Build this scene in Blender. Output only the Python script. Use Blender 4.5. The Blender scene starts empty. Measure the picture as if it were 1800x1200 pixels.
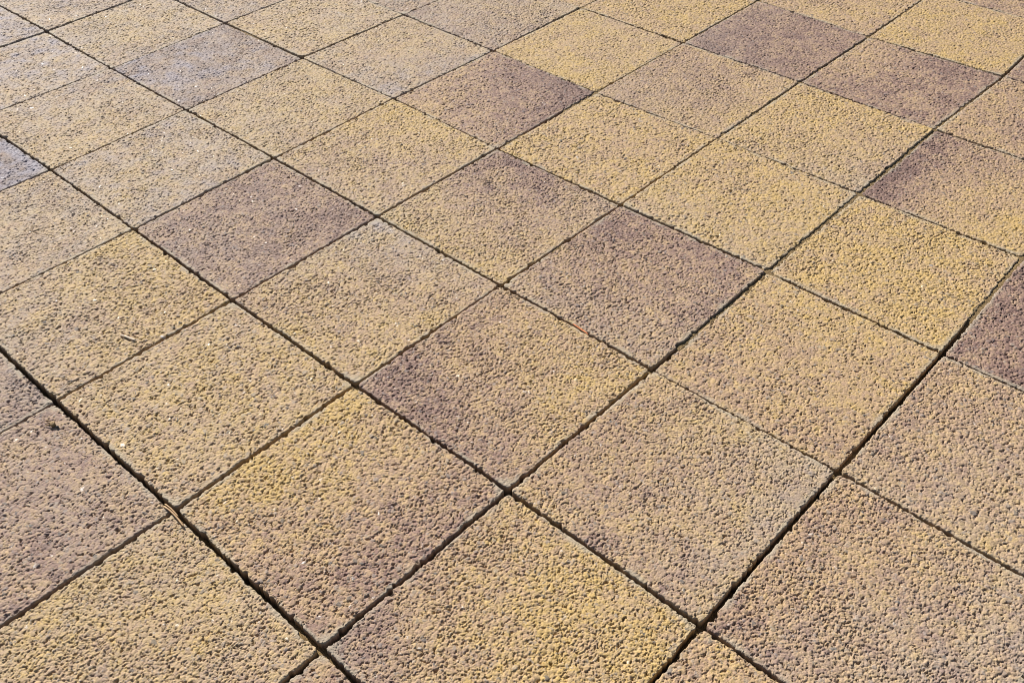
import bpy, math, random
import numpy as np
from mathutils import Matrix, Vector

# ------------------------------------------------------------------ camera
scene = bpy.context.scene
COL = scene.collection
CAM_P = (0.8520219, -0.0267026, 0.7624245, 1.1966473, -0.1994761, 0.6668718, 1764.686)
W0, H0 = 1800.0, 1200.0
rx, ry, rz, tx, ty, tz, FPX = CAM_P
CR = Matrix.Rotation(rz, 3, 'Z') @ Matrix.Rotation(rx, 3, 'X') @ Matrix.Rotation(ry, 3, 'Z')
cam_data = bpy.data.cameras.new('camera')
cam_data.sensor_fit = 'HORIZONTAL'
cam_data.sensor_width = 36.0
cam_data.lens = FPX / W0 * 36.0
cam_data.clip_start = 0.02
cam_data.clip_end = 200.0
cam_data.dof.use_dof = True
cam_data.dof.focus_distance = 1.0
cam_data.dof.aperture_fstop = 22.0
cam = bpy.data.objects.new('camera', cam_data)
COL.objects.link(cam)
cam.matrix_world = Matrix.Translation((tx, ty, tz)) @ CR.to_4x4()
scene.camera = cam

# ------------------------------------------------------------------ light
SUN_EL = math.radians(36)
SUN_AZ = math.radians(180 - 14)        # where the sun stands, counted from +x towards +y
sun_dir = Vector((math.cos(SUN_EL) * math.cos(SUN_AZ), math.cos(SUN_EL) * math.sin(SUN_AZ), math.sin(SUN_EL)))
world = bpy.data.worlds.new('World')
scene.world = world
world.use_nodes = True
wt = world.node_tree
bg = wt.nodes['Background']
sky = wt.nodes.new('ShaderNodeTexSky')
sky.sky_type = 'NISHITA'
sky.sun_disc = False
sky.sun_elevation = SUN_EL
sky.sun_rotation = math.pi / 2 - SUN_AZ
wt.links.new(sky.outputs[0], bg.inputs[0])
bg.inputs[1].default_value = 0.05
sl = bpy.data.lights.new('sun', 'SUN')
sl.energy = 5.0
sl.angle = math.radians(0.5)
sl.color = (1.0, 0.955, 0.875)
so = bpy.data.objects.new('sun', sl)
COL.objects.link(so)
so.rotation_euler = sun_dir.to_track_quat('Z', 'Y').to_euler()
scene.view_settings.view_transform = 'Standard'
scene.view_settings.look = 'None'
scene.view_settings.exposure = 0.77
scene.view_settings.gamma = 1.0
scene.cycles.filter_width = 0.9

# ------------------------------------------------------------------ paving layout (metres on the plane z = 0)
SX, SY = 0.2, 0.2 * 1.029417
JUNC = {(-2,2):(82,55),(-1,2):(195,119.5),(0,2):(327,192),(1,2):(481.5,277.5),(2,2):(663.5,380),(3,2):(880.5,500.5),(4,2):(1146.5,649.5),(5,2):(1473,828),
(0,1):(89,298),(1,1):(235,402.5),(2,1):(408,527),(3,1):(624,676),(4,1):(893.5,862),(5,1):(1233,1099),
(2,0):(98,705.5),(3,0):(306,897),(4,0):(565.5,1140),
(-1,3):(395.5,40.5),(0,3):(531.5,101.5),(1,3):(692,173),(2,3):(874,261),(3,3):(1091,360),(4,3):(1349.5,477),(5,3):(1656.5,621.5),
(0,4):(710,26),(1,4):(868,89),(2,4):(1048,162),(3,4):(1261,243),(4,4):(1511,339.5),(5,4):(1798,452.5),
(1,5):(1021.5,13),(2,5):(1201.5,75),(3,5):(1406.5,144.5),(4,5):(1644,227.5),
(3,6):(1527.5,65),(4,6):(1764,134.5)}

def ground(px, py, z=0.0):
    """the spot on the paving that a measured joint crossing stands on"""
    d = CR @ Vector(((px - W0 / 2) / FPX, -(py - H0 / 2) / FPX, -1.0))
    t = (z - tz) / d.z
    return np.array((tx + t * d.x, ty + t * d.y))

def junction(b, a):
    k = (b, a)
    if k in JUNC:
        return ground(*JUNC[k])
    return np.array((b * SX, a * SY))

# joint widths in millimetres: row joints run along x (key b, a), column joints run along y (key b, a)
ROW = {0: 4.2, 1: 3.4, 2: 3.0, 3: 2.9, 4: 2.4, 5: 1.9, 6: 1.3, 7: 1.3}
COLM = {-3: 2.0, -2: 2.0, -1: 1.7, 0: 2.1, 1: 2.1, 2: 2.5, 3: 2.8, 4: 3.4, 5: 4.3, 6: 3.5}
ROW_AT = {(2, 4): 1.3, (3, 4): 2.0, (4, 5): 1.0, (3, 5): 2.2, (3, 6): 0.9, (0, 3): 1.7, (1, 3): 2.6, (2, 3): 2.8, (1, 4): 1.3, (0, 4): 2.2, (0, 1): 3.0, (1, 2): 3.2, (-1, 2): 3.6, (0, 2): 3.8}
COL_AT = {(2, 3): 3.0, (4, 0): 3.2, (4, 1): 3.6, (5, 1): 4.1, (3, 1): 2.4, (2, 0): 3.0, (3, 0): 3.6}
def row_gap(b, a): return ROW_AT.get((b, a), ROW.get(a, 2.5))
def col_gap(b, a): return COL_AT.get((b, a), COLM.get(b, 2.5))

# ------------------------------------------------------------------ numpy noise
def hash3(ix, iy, seed, n=3):
    out = []
    h = (ix.astype(np.int64) * 73856093) ^ (iy.astype(np.int64) * 19349663) ^ (seed * 83492791)
    for k in range(n):
        v = (h + k * 0x9E3779B1) & 0xFFFFFFFF
        v = ((v ^ (v >> 16)) * 0x45D9F3B) & 0xFFFFFFFF
        v = ((v ^ (v >> 16)) * 0x45D9F3B) & 0xFFFFFFFF
        v = v ^ (v >> 16)
        out.append(v / 4294967296.0)
    return out

def vnoise(x, y, seed):
    ix, iy = np.floor(x), np.floor(y)
    fx, fy = x - ix, y - iy
    ix, iy = ix.astype(np.int64), iy.astype(np.int64)
    fx = fx * fx * fx * (fx * (fx * 6 - 15) + 10)
    fy = fy * fy * fy * (fy * (fy * 6 - 15) + 10)
    g = lambda a, b: hash3(ix + a, iy + b, seed, 1)[0]
    return ((g(0, 0) * (1 - fx) + g(1, 0) * fx) * (1 - fy) + (g(0, 1) * (1 - fx) + g(1, 1) * fx) * fy) * 2 - 1

def fbm(x, y, seed, octv=3):
    s, amp, tot = 0, 1.0, 0
    for k in range(octv):
        s = s + vnoise(x * 2 ** k + 17.3 * k, y * 2 ** k - 9.1 * k, seed + k) * amp
        tot += amp
        amp *= 0.5
    return s / tot

def grains(x, y, seed, step, r0, r1, t0, t1):
    """height and id of the stone grain that sticks out most at each point: overlapping lumps of irregular size"""
    cx, cy = np.floor(x / step), np.floor(y / step)
    best = np.full(x.shape, -9.0)
    gid = np.zeros(x.shape)
    for i in (-1, 0, 1):
        for j in (-1, 0, 1):
            jx, jy, rr, tt, el, an = hash3(cx + i, cy + j, seed, 6)
            px = (cx + i + 0.5 + (jx - 0.5) * 0.95) * step
            py = (cy + j + 0.5 + (jy - 0.5) * 0.95) * step
            r = r0 + (r1 - r0) * rr
            c, s = np.cos(an * 6.28), np.sin(an * 6.28)
            dx, dy = x - px, y - py
            ex = 1.0 + 0.35 * el
            u, v = (dx * c + dy * s) / ex, (-dx * s + dy * c) * ex
            q = 1 - (u * u + v * v) / (r * r)
            h = np.where(q > 0, t0 + (t1 - t0) * tt - r * 1.15 + r * 1.15 * np.sqrt(np.maximum(q, 0)) + (dx * (jy - 0.5) + dy * (el - 0.5)) * 0.55, -9.0)
            m = h > best
            best = np.where(m, h, best)
            gid = np.where(m, (rr * 7.13 + tt * 3.77 + el * 5.31) % 1.0, gid)
    return best, gid

def smooth(e0, e1, x):
    t = np.clip((x - e0) / (e1 - e0), 0, 1)
    return t * t * (3 - 2 * t)

def tone_field(grid, u, v):
    """smooth 3 x 3 colour plan of a slab: 0 golden yellow .. 9 deep mauve. rows run from far to near"""
    g = np.array([[float(c) for c in r] for r in grid.split('/')])[::-1] / 9.0     # g[iv][iu]
    def w(t):
        return np.stack([(1 - t) ** 2 * (1 + 0.0 * t), 2 * t * (1 - t), t ** 2])
    # interpolating quadratic blended with linear keeps the corners true
    def lin(t):
        return np.stack([np.clip(1 - 2 * t, 0, 1), 1 - np.abs(2 * t - 1), np.clip(2 * t - 1, 0, 1)])
    wu, wv = 0.4 * w(u) + 0.6 * lin(u), 0.4 * w(v) + 0.6 * lin(v)
    out = 0
    for i in range(3):
        for j in range(3):
            out = out + g[i][j] * wv[i] * wu[j]
    return out

DEPTH = 60.0      # slab thickness, mm
BLOOM_SHEEN = {(0,1):'655/545/555',(-2,1):'876/766/655',(-1,1):'654/543/443',(-3,1):'777/777/777',(-3,2):'555/555/555',(-2,2):'555/544/555',  # pale grey patches per slab; the left slabs also carry painted sky sheen
(-1,2):'555/766/875',(0,2):'332/332/443',(0,0):'444/444/444',(-1,0):'999/999/999',(1,0):'110/321/443',(2,1):'841/211/111',(0,3):'335/335/456',
(0,4):'334/333/443',(-1,3):'444/333/333',(-2,3):'555/555/555',(1,2):'001/112/222',(2,2):'002/111/411',(3,2):'000/001/222',(4,1):'024/014/012',
(5,1):'013/025/035',(4,0):'001/000/210',(2,0):'211/211/222',(2,-1):'222/222/111',(1,-1):'444/444/444',(3,-1):'222/222/222',(3,4):'000/001/114',
(2,5):'100/100/210',(2,4):'001/110/211',(1,1):'111/121/231',(5,2):'012/022/232',(3,3):'001/001/221',(1,4):'111/001/010',(-1,4):'444/444/444'}

def slab_arrays(b, a, n, grid, seed, coarse=False):
    """vertices (metres, slab-local), quads and the three point attributes of one slab"""
    rnd = random.Random(seed)
    gl, gr = col_gap(b, a) / 2000, col_gap(b + 1, a) / 2000
    gn, gf = row_gap(b, a) / 2000, row_gap(b, a + 1) / 2000
    L = junction(b, a) + (gl, gn)
    B = junction(b + 1, a) + (-gr, gn)
    T = junction(b, a + 1) + (gl, -gf)
    R = junction(b + 1, a + 1) + (-gr, -gf)
    c = (L + B + T + R) / 4
    t = np.linspace(0, 1, n)
    U, V = np.meshgrid(t, t)
    # rounded corners: squeeze the corner squares into quarter discs
    rc = (3.0 + rnd.random() * 1.6) / 200.0
    def rounded(U, V):
        cu, cv = np.clip(U, rc, 1 - rc), np.clip(V, rc, 1 - rc)
        qu, qv = (U - cu) / rc, (V - cv) / rc
        m = np.maximum(np.abs(qu), np.abs(qv))
        l = np.hypot(qu, qv)
        k = np.where(l > 1e-9, m / np.maximum(l, 1e-9), 1.0)
        return cu + qu * k * rc, cv + qv * k * rc
    U2, V2 = rounded(U, V)
    X = (L[0] * (1 - U2) * (1 - V2) + B[0] * U2 * (1 - V2) + T[0] * (1 - U2) * V2 + R[0] * U2 * V2) - c[0]
    Y = (L[1] * (1 - U2) * (1 - V2) + B[1] * U2 * (1 - V2) + T[1] * (1 - U2) * V2 + R[1] * U2 * V2) - c[1]
    xm, ym = X * 1000 + 500 * (b + 20), Y * 1000 + 500 * (a + 20)
    edge = np.minimum(np.minimum(U, 1 - U), np.minimum(V, 1 - V)) * 200.0          # mm from the rim
    # grains
    wx = xm + 0.8 * vnoise(xm / 2.6, ym / 2.6, seed + 1) + 0.35 * vnoise(xm / 1.1, ym / 1.1, seed + 2)
    wy = ym + 0.8 * vnoise(xm / 2.6 + 50, ym / 2.6, seed + 3) + 0.35 * vnoise(xm / 1.1 + 50, ym / 1.1, seed + 4)
    rough = 0.9 + 0.28 * fbm(xm / 40, ym / 40, seed + 5, 2)
    gs = rnd.uniform(0.84, 1.08)
    wx, wy = wx * gs, wy * gs
    press = rnd.uniform(0.15, 0.45) + 0.35 * vnoise(xm / 30, ym / 30, seed + 30)
    h1, id1 = grains(wx, wy, seed + 11, 3.3, 1.4, 2.6, -0.95 + press, 0.35 + press)
    h2, id2 = grains(wx * 1.02 + 3, wy, seed + 12, 1.8, 0.75, 1.35, -1.5 + press, 0.1 + press)
    h3, id3 = grains(wx + 7, wy + 5, seed + 13, 5.2, 1.5, 3.4, -1.0 + press, 0.6 + press)
    h = np.maximum(np.maximum(h1, h2), h3)
    gid = np.where(h == h1, id1, np.where(h == h2, id2, id3))
    hole, _ = grains(wx + 31, wy + 17, seed + 41, 9.0, 0.9, 2.2, -1.0, 0.9)
    h = h - 0.9 * smooth(0.0, 0.5, hole)                                            # pits where a stone has come out
    h = np.maximum(h, -2.9 + 0.3 * vnoise(xm / 1.5, ym / 1.5, seed + 6))
    cap = 0.12 + 0.28 * vnoise(xm / 7, ym / 7, seed + 7)
    k = 0.2
    h = -k * np.log(np.exp(-h / k) + np.exp(-cap / k))                             # soft press against the mould
    h = h * rough
    # smooth skin of fine cement left here and there along the rim
    patch = smooth(-0.25, 0.45, fbm(xm / 22, ym / 22, seed + 8, 3) - 0.02)
    rim = (1 - smooth(0.8, 5.5 + 3.5 * vnoise(xm / 15, ym / 15, seed + 9), edge)) * (0.12 + 0.88 * patch)
    cd = np.minimum(np.minimum(np.hypot(U, V), np.hypot(1 - U, V)), np.minimum(np.hypot(U, 1 - V), np.hypot(1 - U, 1 - V))) * 200
    rim = np.maximum(rim, (1 - smooth(5, 15 + 5 * vnoise(xm / 9, ym / 9, seed + 10), cd)) * (0.15 + 0.85 * patch))
    h = h * (1 - 0.72 * rim) + (-0.35) * 0.72 * rim
    h = h + 0.15 * vnoise(xm / 0.75, ym / 0.75, seed + 14) + 0.20 * vnoise(xm / 1.4, ym / 1.4, seed + 31) + 0.22 * vnoise(xm / 25, ym / 25, seed + 15)
    h = h - 0.5 * (1 - smooth(0.0, 0.8, edge))                                     # worn arris
    # the slab's own seat: slightly high or low, slightly tilted
    z0 = rnd.uniform(-0.7, 0.7)
    h = h + z0 + rnd.uniform(-0.8, 0.8) * (U - 0.5) + rnd.uniform(-0.8, 0.8) * (V - 0.5)
    # wavy, crumbled outline
    wv = 1 - smooth(0, 3.0, edge)
    notch = np.clip(fbm(xm / 5.5, ym / 5.5, seed + 42, 2) - 0.2, 0, 1) * 0.0042
    for side, wd in (((0), U), ((1), 1 - U)):
        X = X + (1 if side == 0 else -1) * notch * (1 - smooth(0, 4.5, wd * 200))
    for side, wd in (((0), V), ((1), 1 - V)):
        Y = Y + (1 if side == 0 else -1) * notch * (1 - smooth(0, 4.5, wd * 200))
    h = h - notch * 300 * (1 - smooth(0, 3.0, edge))
    amp = 0.0004 + 0.0006 * np.clip(vnoise(xm / 18, ym / 18, seed + 18), 0, 1)
    X = X + wv * amp * (fbm(xm / 3.4, ym / 3.4, seed + 16) * 2.0)
    Y = Y + wv * amp * (fbm(xm / 3.4, ym / 3.4, seed + 17) * 2.0)
    tone = tone_field(grid, U, V)
    tone = tone + 0.17 * fbm(xm / 36, ym / 36, seed + 19, 4) + 0.12 * vnoise(xm / 5.0, ym / 5.0, seed + 20) + 0.12 * vnoise(xm / 12.0, ym / 12.0, seed + 43)
    bloom_sheen = tone_field(BLOOM_SHEEN.get((b, a), '000/000/000'), U, V) * (0.75 + 0.6 * fbm(xm / 16, ym / 16, seed + 44, 3))
    top = np.stack([X, Y, h / 1000], -1).reshape(-1, 3)
    idx = np.arange(n * n).reshape(n, n)
    quads = [np.stack([idx[:-1, :-1], idx[:-1, 1:], idx[1:, 1:], idx[1:, :-1]], -1).reshape(-1, 4)]
    ring = np.concatenate([idx[0, :], idx[1:, -1], idx[-1, -2::-1], idx[-2:0:-1, 0]])
    m = len(ring)
    verts = [top]
    at = [np.stack([tone.ravel(), gid.ravel(), rim.ravel(), 0 * rim.ravel(), bloom_sheen.ravel()], -1)]
    prev = ring
    base = n * n
    rp = top[ring]
    arc = np.arange(m) * (4 * 200.0 / m)
    for kz, zz in enumerate((1.8, 3.2, 5.0, 7.5, 11, 17, 30, DEPTH)):
        p = rp.copy()
        p[:, 2] = rp[:, 2] * max(0, 1 - zz / 4) - zz / 1000
        s = 1 + (0.0006 * (fbm(arc / 3.5, np.full(m, zz / 3.5), seed + 21)) + 0.0006) * (1 if zz < 40 else 0)
        p[:, 0] *= s
        p[:, 1] *= s
        verts.append(p)
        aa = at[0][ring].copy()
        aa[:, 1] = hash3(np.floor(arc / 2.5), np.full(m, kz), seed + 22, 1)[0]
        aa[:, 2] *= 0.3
        aa[:, 3] = np.clip((zz - 3.0) / 7.0, 0, 1)      # joint shade put into the colour, darker down the walls
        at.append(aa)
        cur = np.arange(base, base + m)
        quads.append(np.stack([prev, cur, np.roll(cur, -1), np.roll(prev, -1)], -1))
        prev = cur
        base += m
    tris_fan = prev[::-1]
    return np.concatenate(verts), np.concatenate(quads), tris_fan, np.concatenate(at), c

def mesh_from(name, verts, quads, fans, attrs):
    me = bpy.data.meshes.new(name)
    nq = len(quads)
    loops = np.concatenate([quads.ravel()] + [f for f in fans]).astype(np.int32)
    starts = np.concatenate([np.arange(nq) * 4] + [np.array([nq * 4 + sum(len(g) for g in fans[:i])]) for i in range(len(fans))]).astype(np.int32)
    me.vertices.add(len(verts))
    me.vertices.foreach_set('co', verts.astype(np.float32).ravel())
    me.loops.add(len(loops))
    me.loops.foreach_set('vertex_index', loops)
    me.polygons.add(len(starts))
    me.polygons.foreach_set('loop_start', starts)
    me.update(calc_edges=True)
    me.polygons.foreach_set('use_smooth', np.ones(len(starts), dtype=bool))
    for i, nm in enumerate(('tone', 'grain', 'rim', 'joint_shade', 'bloom_sheen')):
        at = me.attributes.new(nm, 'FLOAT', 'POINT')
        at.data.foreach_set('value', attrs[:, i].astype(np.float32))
    me.validate()
    return me

# ------------------------------------------------------------------ materials
def node(nt, kind, **kw):
    n = nt.nodes.new(kind)
    for k, v in kw.items():
        setattr(n, k, v)
    return n

def math_node(nt, op, a, b=None, c=None):
    n = nt.nodes.new('ShaderNodeMath')
    n.operation = op
    for i, v in enumerate((a, b, c)):
        if v is None: continue
        if isinstance(v, (int, float)): n.inputs[i].default_value = v
        else: nt.links.new(v, n.inputs[i])
    return n.outputs[0]

def mix_col(nt, fac, a, b, blend='MIX'):
    n = nt.nodes.new('ShaderNodeMix')
    n.data_type = 'RGBA'
    n.blend_type = blend
    n.clamp_factor = True
    for i, v in ((0, fac), (6, a), (7, b)):
        if isinstance(v, (int, float)): n.inputs[i].default_value = v
        elif isinstance(v, tuple): n.inputs[i].default_value = v + (1,)
        else: nt.links.new(v, n.inputs[i])
    return n.outputs[2]

def slab_material():
    m = bpy.data.materials.new('washed_concrete')
    m.use_nodes = True
    nt = m.node_tree
    L = nt.links
    bs = nt.nodes['Principled BSDF']
    tone = node(nt, 'ShaderNodeAttribute', attribute_name='tone').outputs['Fac']
    grain = node(nt, 'ShaderNodeAttribute', attribute_name='grain').outputs['Fac']
    rim = node(nt, 'ShaderNodeAttribute', attribute_name='rim').outputs['Fac']
    tc = node(nt, 'ShaderNodeTexCoord')
    nz = node(nt, 'ShaderNodeTexNoise')
    nz.inputs['Scale'].default_value = 420
    nz.inputs['Detail'].default_value = 3
    L.new(tc.outputs['Object'], nz.inputs['Vector'])
    n2 = node(nt, 'ShaderNodeTexNoise')
    n2.inputs['Scale'].default_value = 1500
    n2.inputs['Detail'].default_value = 2
    L.new(tc.outputs['Object'], n2.inputs['Vector'])
    g1 = math_node(nt, 'MULTIPLY', math_node(nt, 'SUBTRACT', grain, 0.5), 0.33)
    g2 = math_node(nt, 'MULTIPLY', math_node(nt, 'SUBTRACT', nz.outputs['Fac'], 0.5), 0.5)
    t = math_node(nt, 'ADD', math_node(nt, 'ADD', tone, g1), g2)
    cr = node(nt, 'ShaderNodeValToRGB')
    L.new(t, cr.inputs[0])
    el = cr.color_ramp.elements
    stops = RAMP
    el[0].position, el[0].color = stops[0][0], stops[0][1] + (1,)
    el[1].position, el[1].color = stops[-1][0], stops[-1][1] + (1,)
    for p, c in stops[1:-1]:
        e = el.new(p)
        e.color = c + (1,)
    col = cr.outputs[0]
    # every grain a little lighter or darker
    gv = math_node(nt, 'FRACT', math_node(nt, 'MULTIPLY', grain, 17.31))
    val = math_node(nt, 'ADD', math_node(nt, 'MULTIPLY', gv, 0.34), 0.84)
    val = math_node(nt, 'MULTIPLY', val, math_node(nt, 'ADD', math_node(nt, 'MULTIPLY', n2.outputs['Fac'], 0.3), 0.85))
    cx = node(nt, 'ShaderNodeCombineColor')
    for i in range(3): L.new(val, cx.inputs[i])
    col = mix_col(nt, 1.0, col, cx.outputs[0], 'MULTIPLY')
    # grey and pale stray grains
    ge = math_node(nt, 'FRACT', math_node(nt, 'MULTIPLY', grain, 41.7))
    col = mix_col(nt, math_node(nt, 'MULTIPLY', math_node(nt, 'GREATER_THAN', ge, 0.90), 0.45), col, (0.20, 0.185, 0.175))
    gf = math_node(nt, 'FRACT', math_node(nt, 'MULTIPLY', grain, 73.9))
    col = mix_col(nt, math_node(nt, 'MULTIPLY', math_node(nt, 'GREATER_THAN', gf, 0.975), 0.7), col, (0.06, 0.06, 0.062))
    gq = math_node(nt, 'FRACT', math_node(nt, 'MULTIPLY', grain, 129.3))
    quartz = math_node(nt, 'GREATER_THAN', gq, 0.992)
    col = mix_col(nt, math_node(nt, 'MULTIPLY', quartz, 0.25), col, (0.36, 0.35, 0.34))
    # pale grey patches plus sky sheen painted into the colour, lilac where strongest
    bloom_sheen = node(nt, 'ShaderNodeAttribute', attribute_name='bloom_sheen').outputs['Fac']
    sky_lilac = math_node(nt, 'MULTIPLY', math_node(nt, 'SUBTRACT', bloom_sheen, 0.35), 2.2)
    bcol = mix_col(nt, sky_lilac, (0.280, 0.250, 0.218), (0.245, 0.228, 0.262))
    col = mix_col(nt, math_node(nt, 'MULTIPLY', bloom_sheen, 0.85), col, bcol)
    # bare cement skin on the rim
    col = mix_col(nt, math_node(nt, 'MULTIPLY', rim, 0.75), col, (0.30, 0.255, 0.19))
    joint_shade = node(nt, 'ShaderNodeAttribute', attribute_name='joint_shade').outputs['Fac']
    col = mix_col(nt, joint_shade, col, (0.07, 0.056, 0.042))  # dark brown painted on the side walls as the shade inside the joints
    L.new(col, bs.inputs['Base Color'])
    L.new(math_node(nt, 'SUBTRACT', 0.8, math_node(nt, 'MULTIPLY', quartz, 0.4)), bs.inputs['Roughness'])
    bs.inputs['Specular IOR Level'].default_value = 0.45
    bp = node(nt, 'ShaderNodeBump')
    bp.inputs['Strength'].default_value = 0.6
    bp.inputs['Distance'].default_value = 0.0004
    L.new(n2.outputs['Fac'], bp.inputs['Height'])
    L.new(bp.outputs[0], bs.inputs['Normal'])
    return m

RAMP = [(0.0, (0.396, 0.264, 0.094)), (0.2, (0.370, 0.252, 0.120)), (0.42, (0.335, 0.222, 0.126)),
        (0.62, (0.278, 0.182, 0.120)), (0.82, (0.206, 0.125, 0.096)), (1.0, (0.140, 0.081, 0.067))]
SLAB = slab_material()

def simple_mat(name, c0, c1, scale, rough=0.8, bump=0.0):
    m = bpy.data.materials.new(name)
    m.use_nodes = True
    nt = m.node_tree
    bs = nt.nodes['Principled BSDF']
    tc = node(nt, 'ShaderNodeTexCoord')
    nz = node(nt, 'ShaderNodeTexNoise')
    nz.inputs['Scale'].default_value = scale
    nz.inputs['Detail'].default_value = 4
    nt.links.new(tc.outputs['Object'], nz.inputs['Vector'])
    cr = node(nt, 'ShaderNodeValToRGB')
    cr.color_ramp.elements[0].position, cr.color_ramp.elements[1].position = 0.35, 0.65
    cr.color_ramp.elements[0].color, cr.color_ramp.elements[1].color = c0 + (1,), c1 + (1,)
    nt.links.new(nz.outputs['Fac'], cr.inputs[0])
    nt.links.new(cr.outputs[0], bs.inputs['Base Color'])
    bs.inputs['Roughness'].default_value = rough
    if bump:
        bp = node(nt, 'ShaderNodeBump')
        bp.inputs['Distance'].default_value = bump
        nt.links.new(nz.outputs['Fac'], bp.inputs['Height'])
        nt.links.new(bp.outputs[0], bs.inputs['Normal'])
    return m

# ------------------------------------------------------------------ ground under the slabs
SAND = simple_mat('bedding_sand', (0.10, 0.075, 0.045), (0.20, 0.15, 0.09), 700, 0.95, 0.002)
me = bpy.data.meshes.new('sand_bed')
e = 60.0
me.from_pydata([(-e, -e, 0), (e, -e, 0), (e, e, 0), (-e, e, 0)], [], [(0, 1, 2, 3)])
me.materials.append(SAND)
bed = bpy.data.objects.new('ground', me)
bed.location = (0, 0, -DEPTH / 1000 - 0.0005)
bed['kind'] = 'structure'
COL.objects.link(bed)

# sand and soil that fills the joints to an uneven depth (one sheet with its high and low spots; the slabs stand in it)
nx = 1100
gx = np.linspace(-0.95, 1.55, nx)
gy = np.linspace(-0.45, 1.75, nx)
GX, GY = np.meshgrid(gx, gy)
lvl = -12.0 + 8.0 * smooth(0.15, 1.0, GY) + 9.0 * fbm(GX * 14, GY * 14, 77, 3) + 1.2 * fbm(GX * 350, GY * 350, 78, 2)
for x0, y0, am in ((0.8, 0.42, 10.0), (1.0, 0.70, 5.0), (0.6, 0.7, 5.0), (0.6, 0.1, 4.0), (0.4, 0.5, 4.0)):
    lvl = lvl + am * np.exp(-((GX - x0) / 0.008) ** 2) * smooth(y0, y0 + 0.08, GY) * (0.5 if y0 < 0.3 else 1)
dj = np.minimum(np.abs(GX - np.round(GX / SX) * SX), np.abs(GY - np.round(GY / SY) * SY))
lvl = np.clip(lvl, -30, -1.5) + 0.4 * vnoise(GX * 420, GY * 420, 79) - 12 * smooth(0.005, 0.009, dj)
idx = np.arange(nx * nx).reshape(nx, nx)
SQ = np.stack([idx[:-1, :-1], idx[:-1, 1:], idx[1:, 1:], idx[1:, :-1]], -1).reshape(-1, 4)
SV = np.stack([GX, GY, lvl / 1000], -1).reshape(-1, 3)
me = mesh_from('joint_sand', SV, SQ, [], np.zeros((len(SV), 5)))
me.materials.append(simple_mat('joint_soil', (0.09, 0.055, 0.022), (0.24, 0.16, 0.065), 900, 0.95, 0.0015))
o = bpy.data.objects.new('joint_sand', me)
o['kind'] = 'stuff'
o['label'] = 'brown sand and soil filling the joints between the slabs'
COL.objects.link(o)

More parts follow.
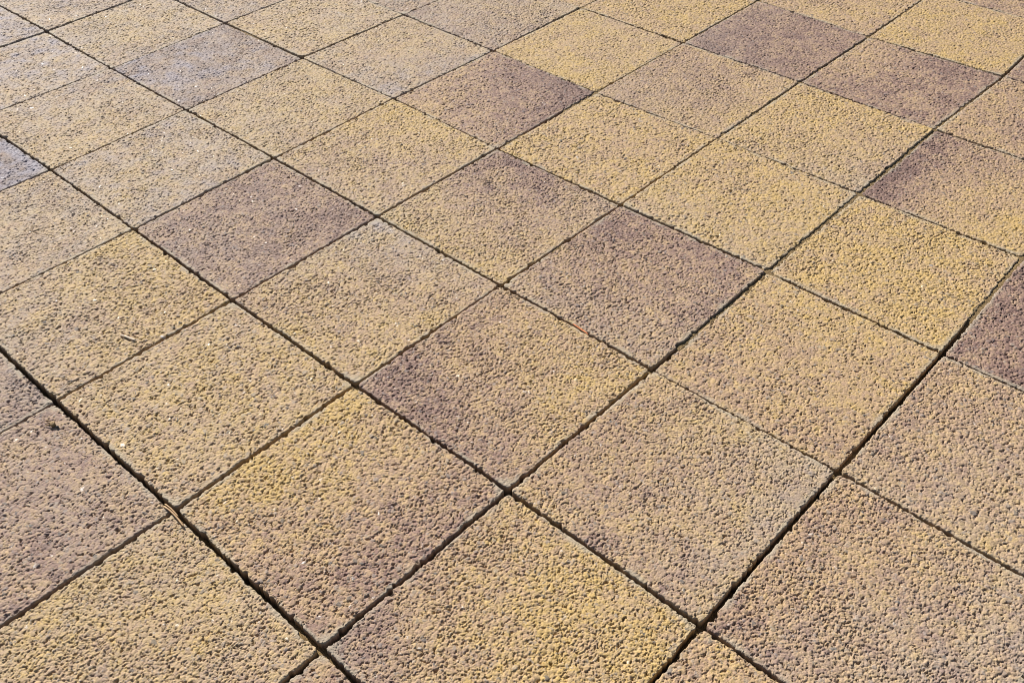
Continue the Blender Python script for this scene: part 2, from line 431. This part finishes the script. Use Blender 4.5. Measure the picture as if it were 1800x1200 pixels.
# ------------------------------------------------------------------ the slabs in view
# (b, a): colour plan (far row / middle row / near row, each from left to right along the row), label
PLAN = {
(1,-1): ('777/777/777', 'mauve slab cut off by the left edge, just above the slab with the dried bud'),
(2,-1): ('655/666/556', 'speckled mauve slab at the left edge with a dried bud lying near its top corner'),
(3,-1): ('323/232/332', 'large sandy slab filling the bottom left corner, directly below the dry straw'),
(4,-1): ('656/666/666', 'small mauve brown slab tip at the bottom edge, below a black joint crossing'),
(-1,0): ('998/999/888', 'bluish mauve slab tip at the left edge, above a sandy slab'),
(0,0): ('443/343/444', 'sandy slab at the left edge directly below the bluish mauve slab tip'),
(1,0): ('122/232/343', 'golden tan slab at left with a pale twig lying on it'),
(2,0): ('322/323/323', 'evenly sandy slab between the twig and the dry straw, wholly in view'),
(3,0): ('146/027/346', 'slab with golden left half and mauve right corner, its left corner at the dry straw'),
(4,0): ('311/511/742', 'golden slab with mauve left corner at the bottom edge, centre of the photo'),
(5,0): ('343/444/444', 'small tip of a reddish sandy slab at the bottom edge, right of centre'),
(-3,1): ('445/444/444', 'grey tan slab sliver in the top left, below the dark long joint'),
(-2,1): ('445/543/555', 'pale lilac grey slab at the left edge, near the top left corner'),
(-1,1): ('543/432/332', 'brownish gold slab below the pale lilac grey slab at the left edge'),
(0,1): ('433/334/433', 'pale grey beige slab between the brownish gold slab and the pinkish mauve slab at left'),
(1,1): ('667/676/666', 'pinkish mauve slab in the left half, between pale grey beige and tan slabs'),
(2,1): ('344/342/422', 'tan slab left of centre with a pale grey patch along its far edge'),
(3,1): ('432/632/876', 'central slab, mauve at its left and near corners, golden on the right'),
(4,1): ('333/444/454', 'pinkish tan slab right of the bottom centre with a grey patch at its right corner'),
(5,1): ('535/445/655', 'large coarse grained slab in the bottom right with a greenish grey patch at the right'),
(-3,2): ('555/555/444', 'brownish grey slab cut off by the top edge in the far top left'),
(-2,2): ('333/323/334', 'light golden slab in the top left, directly left of the bluish lilac slab'),
(-1,2): ('777/876/866', 'bluish lilac slab in the top left among golden slabs'),
(0,2): ('223/323/323', 'light golden slab directly in front of and right of the bluish lilac slab'),
(1,2): ('112/244/343', 'golden brown slab above the centre, golden along its far edge'),
(2,2): ('784/453/222', 'slab just above the centre, golden near side and mauve far corner'),
(3,2): ('776/665/454', 'dark pinkish mauve slab right of centre, its near corner above a wide joint crossing'),
(4,2): ('212/343/444', 'tan slab right of centre with a golden far edge, right of the pinkish mauve slab'),
(5,2): ('434/543/433', 'sandy tan slab cut off by the right edge, below the half hidden mauve slab'),
(-2,3): ('555/555/444', 'grey brown slab cut off by the top edge, above the bluish lilac slab'),
(-1,3): ('433/332/323', 'tan slab in the top left, just behind and right of the bluish lilac slab'),
(0,3): ('424/335/344', 'beige slab with greyish right side, left of the mauve slab in the upper middle'),
(1,3): ('689/578/445', 'mauve slab in the upper middle, darkest at its right corner'),
(2,3): ('232/232/222', 'light yellow slab directly right of the mauve slab in the upper middle'),
(3,3): ('122/221/222', 'bright golden slab above the pinkish mauve slab in the right half'),
(4,3): ('222/112/221', 'brightest golden slab at the right, its right corner nearly touching the right edge'),
(5,3): ('888/778/788', 'half hidden mauve slab at the right edge, next to the brightest golden slab'),
(-1,4): ('555/555/555', 'thin pinkish grey slab sliver at the top edge, left of the top centre'),
(0,4): ('343/544/666', 'tan slab with greyish mauve left corner at the top edge, just left of centre'),
(1,4): ('232/222/211', 'pale golden slab behind the mauve slab of the upper middle'),
(2,4): ('442/553/543', 'pinkish tan slab between two pale golden slabs and the far mauve slab'),
(3,4): ('212/224/224', 'golden slab in the upper right, just below the mauve slab with a golden patch'),
(4,4): ('743/931/921', 'slab at the right edge, deep mauve on its left and golden on its right'),
(0,5): ('333/333/333', 'narrow tan slab sliver at the top edge in the middle of the photo'),
(1,5): ('222/222/332', 'golden slab cut off by the top edge, left of the far reddish mauve slab'),
(2,5): ('677/776/887', 'far reddish mauve slab at the top right, left of the wide brown joint'),
(3,5): ('388/367/876', 'mauve slab with a small golden patch at its far left, in the upper right'),
(4,5): ('444/455/355', 'pinkish tan slab at the right edge, above the mauve and golden slab'),
(2,6): ('333/333/434', 'tan slab cut off by the top edge, behind the far reddish mauve slab'),
(3,6): ('222/222/222', 'golden slab in the top right corner, behind the mauve slab with a golden patch'),
(4,6): ('777/777/777', 'tiny mauve slab tip at the right edge, near the top right corner'),
(3,7): ('555/555/555', 'pinkish mauve slab sliver in the far top right corner of the photo'),
}

def resolution(b, a):
    c = np.array(((b + 0.5) * SX, (a + 0.5) * SY))
    d = math.sqrt((c[0] - tx) ** 2 + (c[1] - ty) ** 2 + tz ** 2)
    return int(np.clip(360 / d * 1.05, 240, 460))

KEEP = {}
for i, ((b, a), (grid, label)) in enumerate(PLAN.items()):
    v, q, f, at, c = slab_arrays(b, a, resolution(b, a), grid, 1000 + (b + 10) * 97 + (a + 5) * 31)
    if (b, a) in ((1, 0), (2, -1), (3, -1), (2, 2)):
        KEEP[(b, a)] = v[:resolution(b, a) ** 2] + np.array((c[0], c[1], 0))
    v = v + np.array((0, 0, DEPTH / 1000))
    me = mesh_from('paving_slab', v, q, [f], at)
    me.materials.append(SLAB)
    o = bpy.data.objects.new('paving_slab', me)
    o.location = (c[0], c[1], -DEPTH / 1000)
    o['label'] = label
    o['category'] = 'paving slab'
    o['kind'] = 'thing'
    o['group'] = 'square concrete paving slabs laid in a grid'
    COL.objects.link(o)

# the pavement goes on beyond the picture on every side
rnd = random.Random(5)
VV, QQ, FF, AA, off = [], [], [], [], 0
for a in range(-4, 11):
    for b in range(-8, 10):
        if (b, a) in PLAN: continue
        base = rnd.choice((1, 2, 2, 3, 3, 4, 6))
        g = '/'.join(''.join(str(max(0, min(9, base + rnd.choice((-1, 0, 0, 1))))) for _ in range(3)) for _ in range(3))
        near = min(max(abs(b - p[0]), abs(a - p[1])) for p in PLAN)
        v, q, f, at, c = slab_arrays(b, a, {1: 230, 2: 130}.get(near, 64), g, 9000 + (b + 10) * 97 + (a + 5) * 31)
        VV.append(v + np.array((c[0], c[1], 0)))
        QQ.append(q + off); FF.append(f + off); AA.append(at)
        off += len(v)
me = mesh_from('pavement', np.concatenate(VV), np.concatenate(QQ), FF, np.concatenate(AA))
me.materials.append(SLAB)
o = bpy.data.objects.new('pavement', me)
o['kind'] = 'structure'
COL.objects.link(o)

# ------------------------------------------------------------------ small things lying on the slabs
def top_at(b, a, p, r=0.0015):
    d = np.hypot(KEEP[(b, a)][:, 0] - p[0], KEEP[(b, a)][:, 1] - p[1])
    m = KEEP[(b, a)][d < r]
    return m[:, 2].max() if len(m) else 0.0

def tube(verts, faces, pts, radii, seg=8, seed=0, flat=1.0):
    base = len(verts)
    rn = random.Random(seed)
    pts = [Vector(p) for p in pts]
    for i, p in enumerate(pts):
        t = (pts[min(i + 1, len(pts) - 1)] - pts[max(i - 1, 0)]).normalized()
        side = t.cross(Vector((0, 0, 1))).normalized()
        up = side.cross(t)
        for k in range(seg):
            an = 2 * math.pi * k / seg
            rr = radii[i] * (1 + rn.uniform(-0.14, 0.14))
            verts.append(p + side * math.cos(an) * rr + up * math.sin(an) * rr * flat)
    for i in range(len(pts) - 1):
        for k in range(seg):
            k2 = (k + 1) % seg
            faces.append((base + i * seg + k, base + i * seg + k2, base + (i + 1) * seg + k2, base + (i + 1) * seg + k))
    faces.append(tuple(base + k for k in range(seg))[::-1])
    faces.append(tuple(base + (len(pts) - 1) * seg + k for k in range(seg)))

def lump(verts, faces, c, rx_, ry_, rz_, ang, seed, rough=0.18, n=12, m=8):
    """a rounded irregular body"""
    base = len(verts)
    rn = random.Random(seed)
    for j in range(m + 1):
        th = math.pi * j / m
        for k in range(n):
            ph = 2 * math.pi * k / n
            q = 1 + (rn.uniform(-rough, rough) if 0 < j < m else 0)
            x, y, z = rx_ * math.sin(th) * math.cos(ph) * q, ry_ * math.sin(th) * math.sin(ph) * q, rz_ * math.cos(th) * q
            verts.append(Vector((c[0] + x * math.cos(ang) - y * math.sin(ang), c[1] + x * math.sin(ang) + y * math.cos(ang), c[2] + z)))
    for j in range(m):
        for k in range(n):
            k2 = (k + 1) % n
            faces.append((base + j * n + k, base + (j + 1) * n + k, base + (j + 1) * n + k2, base + j * n + k2))

def small(name, verts, faces, mat, label=None, cat=None, parent=None, origin=None, smooth_=True):
    o_ = Vector(origin) if origin is not None else Vector((0, 0, 0))
    me = bpy.data.meshes.new(name)
    me.from_pydata([tuple(Vector(v) - o_) for v in verts], [], faces)
    me.update()
    for p in me.polygons: p.use_smooth = smooth_
    me.materials.append(mat)
    o = bpy.data.objects.new(name, me)
    COL.objects.link(o)
    if parent: o.parent = parent
    else: o.location = o_
    if label: o['label'] = label
    if cat: o['category'] = cat
    return o

TWIG = simple_mat('dry_twig', (0.50, 0.38, 0.28), (0.68, 0.56, 0.44), 900, 0.7)
STRAW = simple_mat('dry_straw', (0.24, 0.13, 0.05), (0.36, 0.215, 0.09), 700, 0.6)
BUD = simple_mat('dried_bud', (0.12, 0.07, 0.03), (0.34, 0.22, 0.09), 1200, 0.75)
SEED = simple_mat('dark_seed', (0.012, 0.011, 0.012), (0.02, 0.018, 0.018), 400, 0.35)
LEAF = simple_mat('orange_leaf', (0.32, 0.07, 0.015), (0.46, 0.15, 0.03), 900, 0.6)
STONE = simple_mat('pale_stone', (0.34, 0.31, 0.30), (0.45, 0.42, 0.41), 600, 0.5)
FIBRE = simple_mat('grey_fibre', (0.10, 0.08, 0.065), (0.17, 0.14, 0.11), 900, 0.8)

def path(slab, pix, lift):
    out = []
    for px, py in pix:
        g = ground(px, py, 0.001)
        out.append(Vector((g[0], g[1], top_at(slab[0], slab[1], g) + lift)))
    return out

def resample(pts, n):
    """smooth curve through a few points"""
    out = []
    m = len(pts) - 1
    for i in range(n):
        t = i / (n - 1) * m
        k = min(int(t), m - 1)
        f = t - k
        p0, p1, p2, p3 = pts[max(k - 1, 0)], pts[k], pts[k + 1], pts[min(k + 2, m)]
        out.append(0.5 * ((2 * p1) + (p2 - p0) * f + (2 * p0 - 5 * p1 + 4 * p2 - p3) * f * f + (3 * p1 - p0 - 3 * p2 + p3) * f ** 3))
    return out

# twig
p = path((1, 0), [(212, 589), (226, 594), (239, 599)], 0.0010)
zt = max(q.z for q in p)
for q in p: q.z = zt
v, f = [], []
tube(v, f, resample(p, 9), [0.0008, 0.0010, 0.0011, 0.0011, 0.00105, 0.001, 0.00095, 0.0009, 0.0006], 8, 1)
small('twig', v, f, TWIG, 'short pale twig lying on the golden tan slab at left', 'twig', origin=p[0])

# straw: two blades side by side, from slab to slab across the joint crossing
g = [ground(x, y, 0.001) for x, y in [(287, 889), (299, 898), (312, 911), (324, 926)]]
z = max(top_at(2, -1, g[0]), top_at(3, -1, g[2]), top_at(3, -1, g[3])) + 0.0008
p = [Vector((q[0], q[1], z + dz)) for q, dz in zip(g, (0.0, 0.0006, 0.0004, -0.0001))]
v, f = [], []
tube(v, f, resample(p, 12), [0.0005] + [0.00085] * 10 + [0.0004], 7, 2, 0.6)
g2 = [ground(x, y, 0.001) for x, y in [(290, 886), (302, 896), (314, 909)]]
p2 = [Vector((q[0], q[1], z + 0.0004 + dz)) for q, dz in zip(g2, (0.0, 0.0007, 0.0002))]
tube(v, f, resample(p2, 10), [0.0004] + [0.00065] * 8 + [0.0004], 7, 3, 0.6)
small('straw', v, f, STRAW, 'dry brown straw bridging the joint crossing in the lower left', 'straw', origin=p[0])

# dried bud with two stalk ends and a dark seed
c = ground(93, 745, 0.002)
zb = top_at(2, -1, c, 0.003)
bud_o = Vector((c[0], c[1], zb))
v, f = [], []
lump(v, f, (c[0], c[1], zb + 0.0015), 0.0036, 0.0024, 0.0020, -0.2, 4, 0.25, 14, 9)
for (x0, y0), (x1, y1) in (((78, 741), (90, 744)), ((79, 746), (89, 747)), ((80, 737), (90, 741))):
    ga, gb = ground(x0, y0, 0.002), ground(x1, y1, 0.002)
    tube(v, f, [Vector((ga[0], ga[1], zb + 0.0008)), Vector(((ga[0] + gb[0]) / 2, (ga[1] + gb[1]) / 2, zb + 0.0014)), Vector((gb[0], gb[1], zb + 0.0018))], [0.0003, 0.0005, 0.0006], 6, 5)
bud = small('dried_bud', v, f, BUD, 'small brown dried bud lying on the mauve slab at the left edge', 'plant bud', origin=bud_o)
c2 = ground(101, 750, 0.0015)
v, f = [], []
lump(v, f, (c2[0], c2[1], zb + 0.0011), 0.0014, 0.0013, 0.0012, 0.3, 6, 0.05)
small('seed', v, f, SEED, 'shiny black seed at the end of the bud', None, bud, bud_o)

# orange leaf scrap stuck in the joint
g = [ground(x, y, 0.0) for x, y in [(1007, 569), (1016, 575), (1027, 582), (1034, 588)]]
z = 0.0001
v, f = [], []
N = 10
rp = resample([Vector((q[0], q[1], z)) for q in g], N)
wd_ = [0.0002, 0.0005, 0.0007, 0.0008, 0.0007, 0.0009, 0.0008, 0.0006, 0.0004, 0.0002]
for i, q in enumerate(rp):
    for s_, zz in ((-1, 0.0), (0, -0.0004), (1, 0.0003)):
        for th in (0.0, -0.00025):
            v.append(Vector((q.x, q.y + s_ * wd_[i], q.z + zz + th + 0.0002 * math.sin(i))))
for i in range(N - 1):
    a0, b0 = i * 6, (i + 1) * 6
    f += [(a0, a0 + 2, b0 + 2, b0), (a0 + 2, a0 + 4, b0 + 4, b0 + 2), (a0 + 1, b0 + 1, b0 + 3, a0 + 3), (a0 + 3, b0 + 3, b0 + 5, a0 + 5),
          (a0, b0, b0 + 1, a0 + 1), (a0 + 4, a0 + 5, b0 + 5, b0 + 4)]
f += [(0, 1, 3, 2), (2, 3, 5, 4), ((N - 1) * 6, (N - 1) * 6 + 2, (N - 1) * 6 + 3, (N - 1) * 6 + 1), ((N - 1) * 6 + 2, (N - 1) * 6 + 4, (N - 1) * 6 + 5, (N - 1) * 6 + 3)]
small('leaf_scrap', v, f, LEAF, 'tiny orange leaf scrap wedged in the joint near the centre', 'leaf scrap', origin=rp[0])

# pale stone chip wedged in the joint under the twig slab
c = ground(286, 591, 0.0)
v, f = [], []
lump(v, f, (c[0], c[1], -0.0012), 0.0034, 0.0022, 0.0016, 0.1, 8, 0.2)
small('stone_chip', v, f, STONE, 'pale stone chip wedged in the joint right of the twig', 'stone', origin=c.tolist() + [-0.0012])

# two short dark fibres on the slab above the centre
for i, (pix, lab) in enumerate((([(748, 376), (756, 379), (762, 386)], 'nearer left one of two short dark fibres on the slab above the centre'),
                                ([(810, 341), (816, 343), (822, 347)], 'farther right one of two short dark fibres on the slab above the centre'))):
    p = path((2, 2), pix, 0.0003)
    v, f = [], []
    tube(v, f, resample(p, 7), [0.0002, 0.00035, 0.00035, 0.0004, 0.0005, 0.0005, 0.0003], 6, 20 + i)
    o = small('plant_fibre', v, f, FIBRE, lab, 'plant fibre', origin=p[0])
    o['group'] = 'short dark plant fibres on the slabs'
